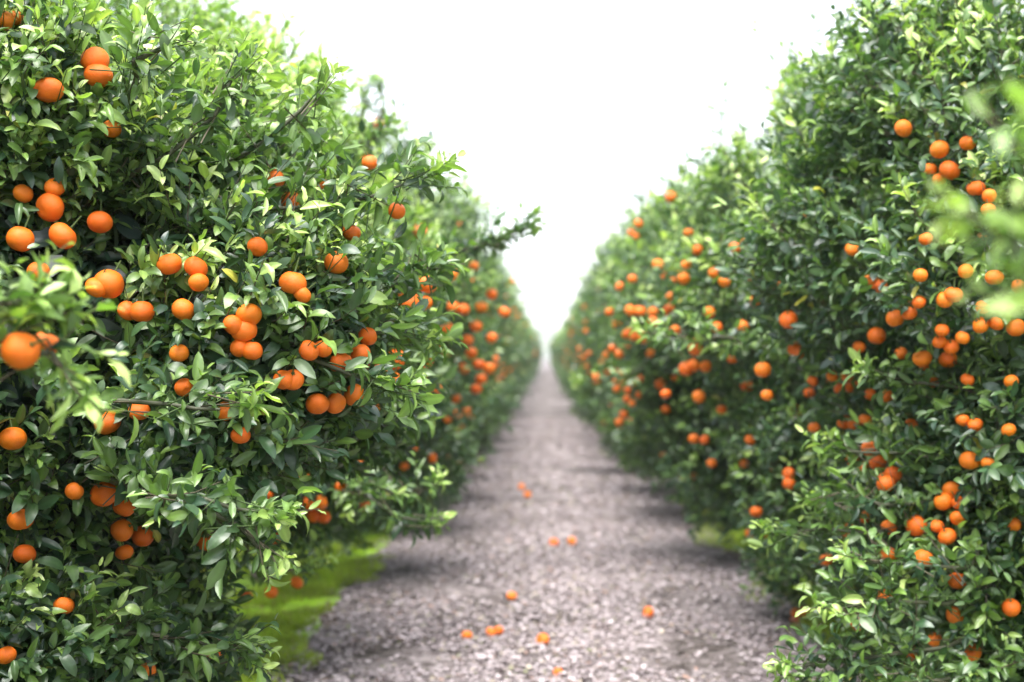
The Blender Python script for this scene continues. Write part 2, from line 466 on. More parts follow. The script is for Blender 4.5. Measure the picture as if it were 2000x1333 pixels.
def crown(mains, seed, n_sprigs, leaf=.058, gap=.017, tpl=T_MID, n_lumps=23, lump=.36, boughs=(), fruits=None,
          sprouts=10, flush_top=.35, facing=None, fill=1500, nmax=14, extra=(), drift=(0, 0, 0), bough_flush=0.0):
    """returns (foliage mesh arrays, twig mesh arrays, lumps)"""
    r = np.random.default_rng(seed)
    lumps = lumpy(mains, r, n_lumps, lump) + [(np.array(c), np.array(q), np.array(mains[0][0])) for c, q in extra]
    wts = np.array([l[1].prod() ** (2 / 3) for l in lumps]); wts /= wts.sum()
    cc = np.array(mains[0][0], float)
    P, D, O = [], [], []
    need = n_sprigs; guard = 0
    while need > 0 and guard < 40:
        guard += 1
        m = max(need * 2, 400)
        li = r.choice(len(lumps), m, p=wts)
        c = np.array([lumps[i][0] for i in li]); rad = np.array([lumps[i][1] for i in li]); mc = np.array([lumps[i][2] for i in li])
        d = nrm(r.normal(0, 1, (m, 3)))
        depth = 1 - .38 * r.random(m) ** 1.5
        p = c + d * rad * depth[:, None]
        out = nrm(p - mc)
        ok = (d * out).sum(1) > -.25
        sd_ = union_sdf(p, mains, lumps)
        ok &= sd_ > -.13
        ok &= p[:, 2] > .08
        if facing is not None:                       # thinner on the side turned away from the alley
            away = ((p - cc) @ np.array(facing)) < -.25
            ok &= ~(away & (r.random(m) < .6))
        p, d, out = p[ok][:need], d[ok][:need], out[ok][:need]
        dirs = nrm(d * .55 + out * .55 + np.array(drift) + np.array([0, 0, .26]) + r.normal(0, .38, p.shape))
        P.append(p - dirs * .07); D.append(dirs); O.append(nrm(out + d * .6)); need -= len(p)
    P, D, O = np.concatenate(P), np.concatenate(D), np.concatenate(O)
    Ln = .10 + .15 * r.random(len(P))
    zrel = (P[:, 2] - .5) / 2.2
    lumpf = r.random(len(lumps))
    fl = np.where(r.random(len(P)) < .22 + flush_top * np.clip(zrel, 0, 1), .35 + .65 * r.random(len(P)), .12 * r.random(len(P)))
    fl *= np.clip(.35 + O[:, 2] * .8 + .5 * r.random(len(P)), .2, 1.15)
    sets = [(P, D, Ln, O, fl, gap, leaf)]
    # long upright water shoots over the top
    if sprouts:
        a = r.random(sprouts) * 6.28; q = np.sqrt(r.random(sprouts)) * .85
        c0, r0 = np.array(mains[0][0], float), np.array(mains[0][1], float)
        sp = c0 + np.stack([np.cos(a) * q, np.sin(a) * q, np.sqrt(1 - q ** 2)], 1) * r0 * .95
        for s in range(4):
            dd = nrm(np.stack([np.cos(a) * q * .5, np.sin(a) * q * .5, np.ones(sprouts)], 1) + r.normal(0, .18, (sprouts, 3)))
            if s: keep = r.random(len(sp)) < .72; sp, dd, a, q = sp[keep], dd[keep], a[keep], q[keep]; sprouts = len(sp)
            if not len(sp): break
            sets.append((sp, dd, np.full(len(sp), .14), dd, .25 + .3 * r.random(len(sp)), gap * 1.15, leaf * .9))
            sp = sp + dd * .13
    # boughs: polylines carrying sprigs, ending in a tip
    bt = []
    for pts, dens, br in boughs:
        pts = [np.array(p, float) for p in pts]
        for i in range(len(pts) - 1):
            a_, b_ = pts[i], pts[i + 1]; seg = np.linalg.norm(b_ - a_)
            m = max(2, int(seg * dens * 1.35))
            tt = (np.arange(m) + r.random(m)) / m
            pp = a_ + (b_ - a_) * tt[:, None] + r.normal(0, br * .25, (m, 3))
            ax = (b_ - a_) / seg
            dd = nrm(ax * .9 + r.normal(0, .6, (m, 3)) + np.array([0, 0, .22]))
            ln = (.07 + .10 * r.random(m))
            sets.append((pp - dd * .03, dd, ln, nrm(dd + np.array([0, -.4, .3])), .5 * r.random(m) ** 1.5 + .2 * (r.random(m) < .3) + bough_flush * r.random(m), gap, leaf))
            bt.append((a_, (a_ + b_) / 2 + r.normal(0, .008, 3), b_, .0065 * (1 - i / len(pts)) + .0026, .0065 * (1 - (i + 1) / len(pts)) + .0022))
        ax = nrm(pts[-1] - pts[-2])
        tp = pts[-1][None] + r.normal(0, .015, (5, 3)); td = nrm(ax[None] + r.normal(0, .28, (5, 3)) + np.array([0, 0, .1]))
        sets.append((tp, td, np.full(5, .09), td, .45 + .4 * r.random(5), gap * .8, leaf * .85))
    lfs, tws = [], []
    for s in sets:
        a, b = sprigs(s[0], s[1], s[2], s[3], r, s[4], s[5], s[6], nmax); lfs.append(a); tws.append(b)
    # larger leaves in one dark tint filling the inside
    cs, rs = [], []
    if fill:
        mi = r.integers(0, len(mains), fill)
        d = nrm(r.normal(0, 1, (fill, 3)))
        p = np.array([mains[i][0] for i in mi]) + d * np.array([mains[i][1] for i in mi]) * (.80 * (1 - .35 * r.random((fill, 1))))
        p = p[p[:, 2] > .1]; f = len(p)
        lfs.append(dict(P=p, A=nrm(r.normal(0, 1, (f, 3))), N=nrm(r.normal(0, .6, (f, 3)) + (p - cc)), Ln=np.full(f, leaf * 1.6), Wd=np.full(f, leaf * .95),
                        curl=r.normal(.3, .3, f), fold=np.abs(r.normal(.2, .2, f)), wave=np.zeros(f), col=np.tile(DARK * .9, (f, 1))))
    lf = {k: np.concatenate([x[k] for x in lfs]) for k in lfs[0]}
    # fruit hang in pockets: leaves that would pass through a fruit or lie tight over its open side are missing
    if fruits is not None and len(fruits):
        cen = lf['P'] + lf['A'] * (lf['Ln'] * .5)[:, None]
        kill = np.zeros(len(cen), bool)
        camp = np.array([0, 0, EYE])
        for (fp, fr, cov) in fruits:
            v = cen - fp
            near = np.abs(v).max(1) < .42
            idx = np.where(near)[0]
            if not len(idx): continue
            vv = v[idx]; od = nrm(camp - fp)
            al = vv @ od; pe = np.linalg.norm(vv - al[:, None] * od, axis=1)
            d3 = np.linalg.norm(vv, axis=1)
            k = (d3 < fr * 1.05) | ((al > 0) & (al < .40) & (pe < fr * (1.28 - cov)))
            kill[idx[k]] = True
        lf = {k: v[~kill] for k, v in lf.items()}
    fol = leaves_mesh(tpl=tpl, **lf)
    tw = [np.concatenate([t[i] for t in tws]) for i in range(6)]
    if fruits is not None and len(fruits):
        kill = np.zeros(len(tw[0]), bool); camp = np.array([0, 0, EYE])
        for (fp, fr, cov) in fruits:
            for q in (tw[1], tw[2]):
                v = q - fp; od = nrm(camp - fp); al = v @ od; pe = np.linalg.norm(v - al[:, None] * od, axis=1)
                kill |= (al > -fr) & (al < .4) & (pe < fr * .9)
        tw = [t[~kill] for t in tw]
    twm = tubes(*tw)
    if bt:
        b = [np.array([x[i] for x in bt]) for i in range(5)]
        bv = tubes(b[0], b[1], b[2], b[3], b[4], np.tile(np.array([[.07, .075, .045]]), (len(bt), 1)), 6)
        twm = (np.concatenate([twm[0], bv[0]]), np.concatenate([twm[1], bv[1] + len(twm[0])]), np.concatenate([twm[2], bv[2]]))
    return fol, twm, lumps

# ------------------------------------------------------------------ wood
def skin_tube(paths, sides=9):
    """paths: lists of (point, radius); returns V, F of tapered tubes"""
    V, F = [], []
    for pts in paths:
        n0 = len(V)
        for i, (p, rad) in enumerate(pts):
            p = np.array(p, float)
            a = np.array(pts[min(i + 1, len(pts) - 1)][0], float) - np.array(pts[max(i - 1, 0)][0], float)
            a /= np.linalg.norm(a); h = np.array([1., 0, 0]) if abs(a[2]) > .7 else np.array([0, 0, 1.])
            u = np.cross(a, h); u /= np.linalg.norm(u); v = np.cross(a, u)
            for s in range(sides):
                an = 2 * math.pi * s / sides
                V.append(p + (u * math.cos(an) + v * math.sin(an)) * rad * (1 + .08 * math.sin(3 * an + i)))
        for i in range(len(pts) - 1):
            for s in range(sides):
                F.append([n0 + i * sides + s, n0 + i * sides + (s + 1) % sides, n0 + (i + 1) * sides + (s + 1) % sides, n0 + (i + 1) * sides + s])
    return np.array(V), np.array(F)

def wood(base, mains, seed):
    r = random.Random(seed)
    b = np.array(base, float); fork = b + np.array([r.uniform(-.05, .05), r.uniform(-.05, .05), .48])
    trunk = [[(b + np.array([0, 0, -.03]), .125), (b + np.array([.01, 0, .08]), .088), (b * .5 + fork * .5, .076), (fork, .082), (fork + np.array([0, 0, .06]), .05)]]
    limbs = []
    for (c, rad) in mains:
        c, rad = np.array(c, float), np.array(rad, float)
        for k in range(7 if rad[0] > .9 else 4):
            a = 6.283 * k / 7 + r.uniform(-.3, .3); e = r.uniform(.0, 1.2)
            tip = c + np.array([math.cos(a) * math.cos(e), math.sin(a) * math.cos(e), math.sin(e)]) * rad * .78
            mid = fork * .45 + tip * .55 + np.array([r.uniform(-.1, .1), r.uniform(-.1, .1), r.uniform(-.02, .16)])
            limbs.append([(fork, .045), (fork * .6 + mid * .4 + np.array([0, 0, .05]), .034), (mid, .024), (tip * .7 + mid * .3, .014), (tip, .006)])
            for q in range(3):
                t2 = tip + np.array([r.uniform(-.35, .35), r.uniform(-.35, .35), r.uniform(-.2, .35)])
                limbs.append([(mid, .015), (mid * .5 + t2 * .5 + np.array([0, 0, .04]), .010), (t2, .004)])
    return trunk, limbs

# ------------------------------------------------------------------ mandarins
def fruit_mesh(seed, rings=18, seg=28):
    r = random.Random(seed)
    fl = r.uniform(.84, .93); V, F = [], []
    ph = [r.uniform(0, 6.28) for _ in range(4)]
    for i in range(rings + 1):
        t = math.pi * i / rings
        for j in range(seg):
            a = 2 * math.pi * j / seg
            rad = 1 + .012 * math.sin(5 * a + ph[0]) * math.sin(t) + .018 * math.sin(2 * a + ph[1]) * math.sin(t) + .01 * math.sin(3 * t + ph[2])
            z = math.cos(t) * fl * rad
            z -= .13 * math.exp(-(t / .32) ** 2)
            z += .09 * math.exp(-((math.pi - t) / .30) ** 2)
            crease = 1 - .02 * math.exp(-(t / .5) ** 2) * (1 + math.sin(9 * a + ph[3]))
            V.append((math.sin(t) * math.cos(a) * rad * crease, math.sin(t) * math.sin(a) * rad * crease, z))
    for i in range(rings):
        for j in range(seg):
            F.append([i * seg + j, (i + 1) * seg + j, (i + 1) * seg + (j + 1) % seg, i * seg + (j + 1) % seg])
    return mesh_np('mandarin', np.array(V) * .5, np.array(F), M_FRUIT)      # unit diameter

def calyx_mesh():
    V, F = [], []
    n = 10
    for j in range(n):
        a = 6.283 * j / n; rr = .13 if j % 2 == 0 else .07
        V.append((math.cos(a) * rr, math.sin(a) * rr, .385 + (.012 if j % 2 == 0 else .025)))
    for j in range(n):
        a = 6.283 * j / n; V.append((math.cos(a) * .035, math.sin(a) * .035, .43))
    for j in range(n):
        a = 6.283 * j / n; V.append((math.cos(a) * .028 + .05, math.sin(a) * .028, .95))
    for q in (0, 1):
        for j in range(n): F.append([q * n + j, q * n + (j + 1) % n, (q + 1) * n + (j + 1) % n, (q + 1) * n + j])
    return mesh_np('calyx', np.array(V), np.array(F), M_CALYX)

FRUIT = [fruit_mesh(k) for k in range(4)]
CALYX = calyx_mesh()

def hang(parent, p, d, r, calyx=True):
    o = link('mandarin', FRUIT[r.randrange(4)], parent, tuple(np.array(p) - np.array(parent.location)))
    o.scale = (d, d, d)
    o.rotation_euler = (r.gauss(0, .45), r.gauss(0, .45), r.uniform(0, 6.28))
    if calyx:
        c = link('calyx', CALYX, o)
    return o

# fruit as the photograph shows them: x, y, diameter (photograph pixels)
PH_L = [(185,118,55),(192,148,54),(95,176,57),(218,252,38),(536,350,41),(567,393,40),(596,392,24),(107,366,40),(98,405,58),(45,378,40),
 (195,434,50),(122,461,56),(40,467,54),(686,454,38),(503,482,41),(657,513,47),(331,516,50),(383,523,48),(388,552,40),(75,531,44),
 (212,555,64),(188,562,44),(572,553,55),(777,565,44),(834,555,40),(800,592,44),(828,592,34),(358,605,46),(278,609,48),(250,607,42),
 (486,615,50),(476,645,52),(455,635,40),(492,685,42),(468,680,36),(572,742,44),(553,742,40),(718,657,38),(603,685,42),(630,682,36),
 (704,690,40),(665,708,46),(732,716,44),(772,703,44),(762,742,44),(620,789,46),(655,788,42),(691,771,44),(721,798,42),(25,857,54),
 (210,826,52),(272,803,42),(360,757,38),(440,803,38),(203,965,54),(242,990,44),(145,960,36),(238,1035,46),(279,1047,44),
 (243,1079,34),(48,1082,44),(402,1057,42),(40,1015,50),(125,1183,40),(417,1273,34),(288,1310,34),(12,1280,40),(623,358,32),(722,318,28),
 (470,850,36),(350,690,34),(8,40,40),(28,35,34),(775,412,26),(590,575,30)]
PH_L2 = [(530,1157,26),(580,1138,24),(667,950,26),(606,983,32),(625,982,30),(632,1010,28),(612,1008,26),(605,826,34),(555,795,24),(767,838,32),
 (830,703,34),(822,728,30),(520,1020,26),(520,965,28),(535,1050,24),(495,900,24),(545,850,26),(790,790,24),(738,858,28),(745,560,24),(820,452,32),(882,537,26),
 (480,1165,18),(590,930,22),(660,868,22),(700,905,20),(850,760,26)]
PH_L3 = [(740,243,25),(905,605,36),(885,600,26),(930,637,30),(940,600,26),(985,610,24),(940,740,30),(920,690,28),(960,575,22),(845,895,20),(913,665,24),
 (905,720,24),(935,712,24),(872,640,26),(960,660,22),(820,450,24),(870,690,22),(890,780,22),(925,520,20),(955,720,26),(930,760,26),(790,910,18),(873,820,18),(712,310,22)]
PH_R = [(1855,333,42),(1835,292,37),(1817,330,20),(1834,351,24),(1890,280,32),(1906,368,36),(1932,383,28),(1930,410,24),(1808,467,26),(1798,538,24),
 (1886,530,30),(1942,542,36),(1862,576,36),(1845,586,34),(1920,600,26),(1916,635,34),(1946,632,30),(1984,640,38),(1748,622,36),(1776,612,32),
 (1712,656,36),(1678,678,26),(1840,645,28),(1858,678,30),(1835,668,24),(1665,487,30),(1540,625,37),(1490,722,34),(1498,772,25),(1587,745,22),
 (1655,735,26),(1661,756,24),(1730,775,30),(1806,712,24),(1820,745,26),(1890,742,26),(1650,825,30),(1690,820,26),(1590,835,24),(1685,915,26),
 (1732,941,38),(1858,957,35),(1843,979,38),(1872,982,24),(1905,830,30),(1880,820,24),(1870,1012,30),(1830,1028,24),(1790,1027,43),(1737,1030,34),
 (1657,1038,32),(1850,1048,36),(1980,1025,30),(1735,1083,35),(1802,1091,43),(1730,1165,35),(1870,1135,36),(1975,1187,37),(1865,1203,37),
 (1675,1217,32),(1692,1206,30),(1775,1273,37),(1825,1250,30),(1900,1275,34),(1780,1300,24),(1700,545,20),(1760,690,24),(1640,760,22),(1975,745,28),
 (1990,560,30),(1880,660,24),(1970,840,28),(1930,905,20),(1795,590,22),(1850,700,22),(1700,770,22),(1625,735,20),(1560,690,20),(1780,830,22),(1690,1010,26)]
PH_R2 = [(1573,390,24),(1576,429,24),(1435,485,24),(1455,478,25),(1508,492,22),(1467,537,25),(1415,550,23),(1395,533,20),(1352,662,24),(1358,681,29),
 (1340,720,30),(1355,714,26),(1378,716,24),(1460,753,27),(1365,775,27),(1355,857,20),(1376,859,21),(1540,925,24),(1541,945,25),(1477,1000,25),
 (1465,1042,18),(1495,1042,20),(1555,1198,18),(1571,1195,16),(1553,1213,18),(1572,1226,18),(1385,610,24),(1400,640,20),(1520,560,20),(1300,770,22),
 (1430,700,20),(1410,800,20),(1465,860,18),(1390,905,18),(1345,455,20),(1362,488,21),(1475,590,20)]
PH_R3 = [(1310,385,24),(1285,517,22),(1205,632,25),(1232,607,25),(1250,608,24),(1240,655,27),(1257,660,25),(1225,652,22),(1165,740,22),(1210,692,20),
 (1290,750,22),(1300,540,20),(1247,437,18),(1235,545,18),(1330,570,18),(1275,610,20),(1310,620,18),(1190,610,18),(1270,690,18),(1225,780,16),(1250,740,18),(1205,760,16),(1300,800,18),(1210,560,18)]

def seat(px, py, mains, lumps, lo, hi, d_px):
    """where the sight line to a photographed fruit meets this crown"""
    Y = np.arange(lo, hi, .02)
    p = np.stack([(px - CX) / FPX * Y, Y, EYE - (py - CY) / FPX * Y], 1)
    s = union_sdf(p, mains, lumps, .86)
    hit = np.where(s < .0)[0]
    i = hit[0] if len(hit) else int(np.argmin(s))
    y = Y[i] - (.03 if len(hit) else 0)
    return at(px, py, y), y

def build_tree(name, base, mains, seed, ph=(), rnd_fruit=0, lod='mid', n_sprigs=3000, boughs=(), facing=(1, -.3, 0), gap=.017, leaf=.058,
               yr=(0, 99), sprouts=8, size=(.056, .078), extra=(), flush_top=.35, fill=2500, lump=.36, nmax=14, calyx=True, merged=False, freefruit=(), drift=(0, 0, 0), bough_flush=0.0):
    rr = random.Random(seed)
    root = bpy.data.objects.new(name, None); C.objects.link(root); root.location = base; root.empty_display_size = .2
    r = np.random.default_rng(seed)
    _, _, lumps = crown(mains, seed, 1, extra=extra, sprouts=0, fill=0, lump=lump)
    fr = []
    for (px, py, d) in ph:
        p, y = seat(px, py, mains, lumps, yr[0], yr[1], d)
        fr.append((p, min(max(d / FPX * y, size[0]), size[1]) / 2, rr.choice((.0, .1, .35)) + (.35 if d < 33 and y < 6 else 0)))
    for (p, d) in freefruit:
        fr.append((np.array(p), d / 2, .1))
    k = 0; tries = 0
    f3 = nrm(np.array(facing, float))
    while k < rnd_fruit and tries < 4000:
        tries += 1
        c, rad, mc = lumps[rr.randrange(len(lumps))]
        d = nrm(r.normal(0, 1, 3)); p = c + d * rad * 1.04
        if d @ f3 < .1 or p[2] < .4 or p[2] > 2.25 or union_sdf(p[None], mains, lumps)[0] < -.005: continue
        if rr.random() > math.exp(-((p[2] - 1.25) / .75) ** 2): continue
        m = rr.choice((1, 1, 2, 3))
        for q in range(m):
            pp = p + r.normal(0, .045, 3) * (q > 0)
            if all(np.linalg.norm(pp - x[0]) > .055 for x in fr):
                fr.append((pp, rr.uniform(.048, .064) / 2, rr.choice((.1, .35, .5)))); k += 1
    tpl = {'hi': T_HI, 'mid': T_MID, 'lo': T_LO}[lod]
    fol, tw, _ = crown(mains, seed, n_sprigs, leaf=leaf, gap=gap, tpl=tpl, boughs=boughs, fruits=fr, facing=facing, extra=extra,
                       sprouts=sprouts, flush_top=flush_top, fill=fill, lump=lump, nmax=nmax, drift=drift, bough_flush=bough_flush)
    b = np.array(base, float)
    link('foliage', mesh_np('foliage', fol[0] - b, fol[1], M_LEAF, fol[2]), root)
    trunk, limbs = wood(base, mains, seed)
    V, F = skin_tube(trunk, 12); link('trunk', mesh_np('trunk', V - b, F, M_BARK), root)
    V, F = skin_tube(limbs, 7); link('branches', mesh_np('branches', V - b, F, M_BARK), root)
    link('twigs', mesh_np('twigs', tw[0] - b, tw[1], M_TWIG, tw[2]), root)
    if merged:
        Vs, Fs, off = [], [], 0
        base_me = FRUIT[0]; n = len(base_me.vertices)
        v0 = np.empty(n * 3, np.float32); base_me.vertices.foreach_get('co', v0); v0 = v0.reshape(-1, 3)
        f0 = np.array([list(p.vertices) for p in base_me.polygons])
        for p, q, _ in fr: Vs.append(v0 * q * 2 + (p - b)); Fs.append(f0 + off); off += n
        o = link('mandarins', mesh_np('mandarins', np.concatenate(Vs), np.concatenate(Fs), M_FRUIT), root); o['kind'] = 'stuff'
    else:
        for p, q, _ in fr: hang(root, p, q * 2, rr, calyx)
    return root

# ------------------------------------------------------------------ the trees nearest the camera
P_ = at
hero_boughs = [
    ([(-1.5, 4.2, 1.5), P_(350, 430, 3.8), P_(600, 405, 3.75), P_(815, 350, 3.8)], 34, .10),
    ([(-1.4, 4.2, 1.45), P_(500, 575, 3.6), P_(760, 560, 3.85), P_(855, 525, 4.15)], 32, .09),
    ([(-1.3, 3.9, 1.1), P_(290, 965, 3.4), P_(400, 975, 3.22), P_(500, 1000, 3.2)], 38, .10),
    ([P_(380, 985, 3.3), P_(470, 1030, 3.22), P_(505, 1070, 3.2)], 30, .05),
    ([P_(255, 190, 3.6), P_(262, 120, 3.4), P_(325, 88, 3.35)], 34, .07),
    ([(-1.5, 4.0, 1.7), P_(330, 300, 3.6), P_(420, 225, 3.6), P_(455, 150, 3.6)], 34, .06),
    ([(-1.3, 4.0, 1.7), P_(480, 300, 3.8), P_(560, 240, 3.8), P_(605, 195, 3.8)], 34, .06),
    ([(-1.5, 4.1, .7), P_(200, 1240, 3.6), P_(360, 1250, 3.6), P_(460, 1270, 3.6)], 34, .08),
    ([(-1.4, 4.0, 1.2), P_(550, 680, 3.6), P_(680, 730, 3.6), P_(760, 755, 3.6)], 28, .06),
    ([(-1.4, 4.0, 1.3), P_(600, 620, 3.9), P_(740, 640, 3.95), P_(800, 660, 4.0)], 30, .07),
    ([(-1.5, 4.0, 1.5), P_(150, 780, 3.3), P_(330, 790, 3.25), P_(430, 800, 3.25)], 26, .07),
]
L1 = build_tree('mandarin_tree', (-1.85, 4.35, 0), [((-1.55, 4.30, 1.44), (1.08, 1.04, .74)), ((-1.72, 4.15, .78), (.76, .88, .70))], 21,
    ph=PH_L, lod='hi', n_sprigs=7400, boughs=hero_boughs, yr=(2.9, 5.6), size=(.048, .077), facing=(.6, -.8, 0), gap=.0165, leaf=.060, sprouts=10, fill=5000, lump=.33, flush_top=.6, drift=(.42, -.10, .12), extra=[((-1.75, 3.85, 2.10), (.42, .42, .36)), ((-1.35, 3.8, 2.0), (.30, .3, .28))])
tag(L1, 'sharp mandarin tree filling the left side, laden with orange fruit', 'tree', 'mandarin trees of the left row')

L0 = build_tree('mandarin_tree', (-2.05, 1.75, 0), [((-2.0, 1.6, 1.6), (1.0, 1.0, 1.0)), ((-2.05, 1.6, .8), (.85, .9, .65))], 31,
    n_sprigs=2400, rnd_fruit=8, lod='mid', yr=(1, 3), sprouts=4,
    bough_flush=.5, boughs=[([(-1.5, 2.0, 1.35), P_(-60, 660, 2.35), P_(60, 620, 2.4)], 40, .06), ([(-1.4, 2.1, 1.3), P_(-40, 690, 2.35), P_(95, 690, 2.4), P_(120, 720, 2.4)], 32, .05), ([(-1.4, 2.1, 1.45), P_(-50, 600, 2.35), P_(50, 590, 2.4)], 36, .05)],
    freefruit=[(P_(40, 685, 2.36), .064), (P_(88, 672, 2.5), .05)])
tag(L0, 'tree cut off by the left edge, its blurred branch holding one large orange fruit', 'tree', 'mandarin trees of the left row')

L2 = build_tree('mandarin_tree', (-1.85, 6.6, 0), [((-1.79, 6.6, 1.76), (1.10, .95, 1.13)), ((-1.56, 6.25, 1.14), (.84, .76, .52))], 22,
    ph=PH_L2, rnd_fruit=14, extra=[((-1.95, 6.5, 2.72), (.62, .5, .42))], lod='mid', n_sprigs=5000, yr=(5.2, 8), facing=(.7, -.7, 0), sprouts=22, flush_top=1.0, drift=(.15, 0, .15),
    boughs=[([(-1.1, 6.4, 1.7), P_(800, 520, 6.1), P_(940, 480, 6.1), P_(1010, 452, 6.15), P_(1030, 445, 6.2)], 50, .04), ([(-1.0, 6.3, .8), P_(700, 960, 5.6), P_(770, 1010, 5.6), P_(825, 1018, 5.6)], 34, .08),
            ([(-1.3, 6.1, .8), P_(480, 1090, 5.95), P_(545, 1115, 5.9), P_(600, 1105, 5.9)], 40, .07),
            ([(-1.0, 6.3, .9), P_(720, 940, 5.7), P_(800, 960, 5.7), P_(830, 950, 5.7)], 30, .06), ([(-1.1, 6.3, 2.4), P_(640, 320, 6.0), P_(700, 280, 6.0), P_(745, 265, 6.0)], 30, .06)])
tag(L2, 'second tree behind the sharp left tree, taller with pale fresh leaves, grass beneath', 'tree', 'mandarin trees of the left row')

L3 = build_tree('mandarin_tree', (-1.75, 8.9, 0), [((-1.52, 8.8, 1.85), (1.02, .95, 1.04)), ((-1.42, 8.9, .95), (.84, .88, .64))], 23,
    ph=PH_L3, rnd_fruit=3, lod='lo', n_sprigs=3000, yr=(7.4, 10.4), facing=(.8, -.6, 0), sprouts=16, leaf=.062, flush_top=.45,
    boughs=[([(-1.1, 8.8, 2.3), P_(720, 300, 8.3), P_(745, 220, 8.3), P_(742, 175, 8.3)], 30, .05), ([(-1.1, 8.8, 2.3), P_(700, 250, 8.3), P_(712, 180, 8.3)], 26, .04)])
tag(L3, 'third tree back on the left, blurred, thin upright shoots on top and dark shaded fruit', 'tree', 'mandarin trees of the left row')

r1_boughs = [
    ([(2.0, 4.9, .7), P_(1850, 1265, 4.35), P_(1700, 1285, 4.25), P_(1560, 1305, 4.2)], 44, .11),
    ([(2.0, 4.9, .8), P_(1850, 1180, 4.35), P_(1740, 1175, 4.25), P_(1640, 1190, 4.2)], 42, .10),
    ([(2.0, 4.9, .9), P_(1880, 1110, 4.35), P_(1790, 1105, 4.3), P_(1690, 1100, 4.25)], 38, .06),
    ([(2.1, 4.9, 1.1), P_(1900, 900, 4.5), P_(1760, 885, 4.6), P_(1640, 880, 4.7)], 26, .03),
    ([(2.1, 4.9, 1.0), P_(1780, 985, 4.5), P_(1680, 975, 4.6), P_(1620, 985, 4.65)], 30, .04),
    ([(2.1, 4.9, 1.0), P_(1720, 1040, 4.6), P_(1630, 1035, 4.65), P_(1540, 1042, 4.7)], 26, .03),
    ([(2.2, 4.9, 1.2), P_(1900, 760, 4.5), P_(1780, 745, 4.6), P_(1720, 730, 4.6)], 30, .05),
    ([P_(1999, 1290, 4.4), P_(1900, 1320, 4.3), P_(1750, 1340, 4.25), P_(1600, 1350, 4.2)], 44, .1),
]
R1 = build_tree('mandarin_tree', (2.25, 5.0, 0), [((2.24, 5.05, 1.74), (1.26, 1.06, 1.20)), ((2.12, 5.1, .78), (1.0, .84, .66))], 24,
    ph=PH_R, rnd_fruit=26, lod='hi', n_sprigs=6300, boughs=r1_boughs, yr=(3.7, 6.6), facing=(-.6, -.8, 0), size=(.044, .074), sprouts=28, gap=.017, leaf=.055, flush_top=.30)
tag(R1, 'large tree filling the right edge, its low bough reaching over the path', 'tree', 'mandarin trees of the right row')

R0 = build_tree('mandarin_tree', (1.85, 1.75, 0), [((2.15, 1.5, 1.6), (1.0, .95, 1.0)), ((1.8, 1.6, .8), (.85, .85, .65))], 32,
    n_sprigs=2400, rnd_fruit=6, lod='mid', yr=(1, 3), sprouts=4, facing=(-1, -.3, 0), flush_top=.9,
    boughs=[([(1.2, 1.5, 1.5), P_(2300, 400, 1.35), P_(2190, 380, 1.35), P_(2110, 330, 1.35)], 40, .02), ([(1.2, 1.5, 1.5), P_(2250, 520, 1.35), P_(2180, 510, 1.35), P_(2095, 480, 1.35)], 40, .02),
            ([(1.1, 1.5, 1.4), P_(2250, 600, 1.35), P_(2090, 600, 1.35)], 40, .02)], bough_flush=2.2, leaf=.048)
tag(R0, 'tree cut off by the right edge, only blurred pale leaf tips showing', 'tree', 'mandarin trees of the right row')

R2 = build_tree('mandarin_tree', (2.05, 7.4, 0), [((1.90, 7.3, 1.79), (1.18, 1.0, 1.22)), ((1.90, 7.35, .74), (.90, .92, .66))], 25,
    ph=PH_R2, rnd_fruit=55, lod='mid', n_sprigs=5000, yr=(5.8, 9), facing=(-.75, -.65, 0), sprouts=34, flush_top=.35,
    boughs=[([(1.6, 7.0, 1.3), P_(1420, 660, 6.1), P_(1340, 655, 6.0), P_(1290, 655, 6.0)], 36, .07)])
tag(R2, 'second tree back on the right, leaning over the path with fruit down to the ground', 'tree', 'mandarin trees of the right row')

R3 = build_tree('mandarin_tree', (1.75, 9.7, 0), [((1.60, 9.6, 1.72), (1.10, .95, 1.00)), ((1.50, 9.7, .98), (.82, .86, .64))], 26,
    ph=PH_R3, rnd_fruit=40, lod='lo', n_sprigs=3000, yr=(8.2, 11.2), facing=(-.8, -.6, 0), sprouts=28, leaf=.062,
    boughs=[([(1.2, 9.5, 1.3), P_(1250, 720, 9.0), P_(1180, 740, 9.0), P_(1150, 745, 9.0)], 24, .1)])
tag(R3, 'third tree back on the right, with a steep top corner standing against the white sky', 'tree', 'mandarin trees of the right row')

# ------------------------------------------------------------------ the rest of both rows
def far_proto(seed, side):
    s = 1 if side == 'right' else -1
    return build_tree('mandarin_tree', (s * 1.65, 12.0, 0), [((s * 1.48, 12.0, 1.68), (.98, 1.08, .95)), ((s * 1.44, 12.0, .86), (.86, 1.05, .72))], seed,
        rnd_fruit=34, lod='lo', n_sprigs=2100, leaf=.072, gap=.022, facing=(-s * .8, -.6, 0), sprouts=14, nmax=10, fill=2500, calyx=False)

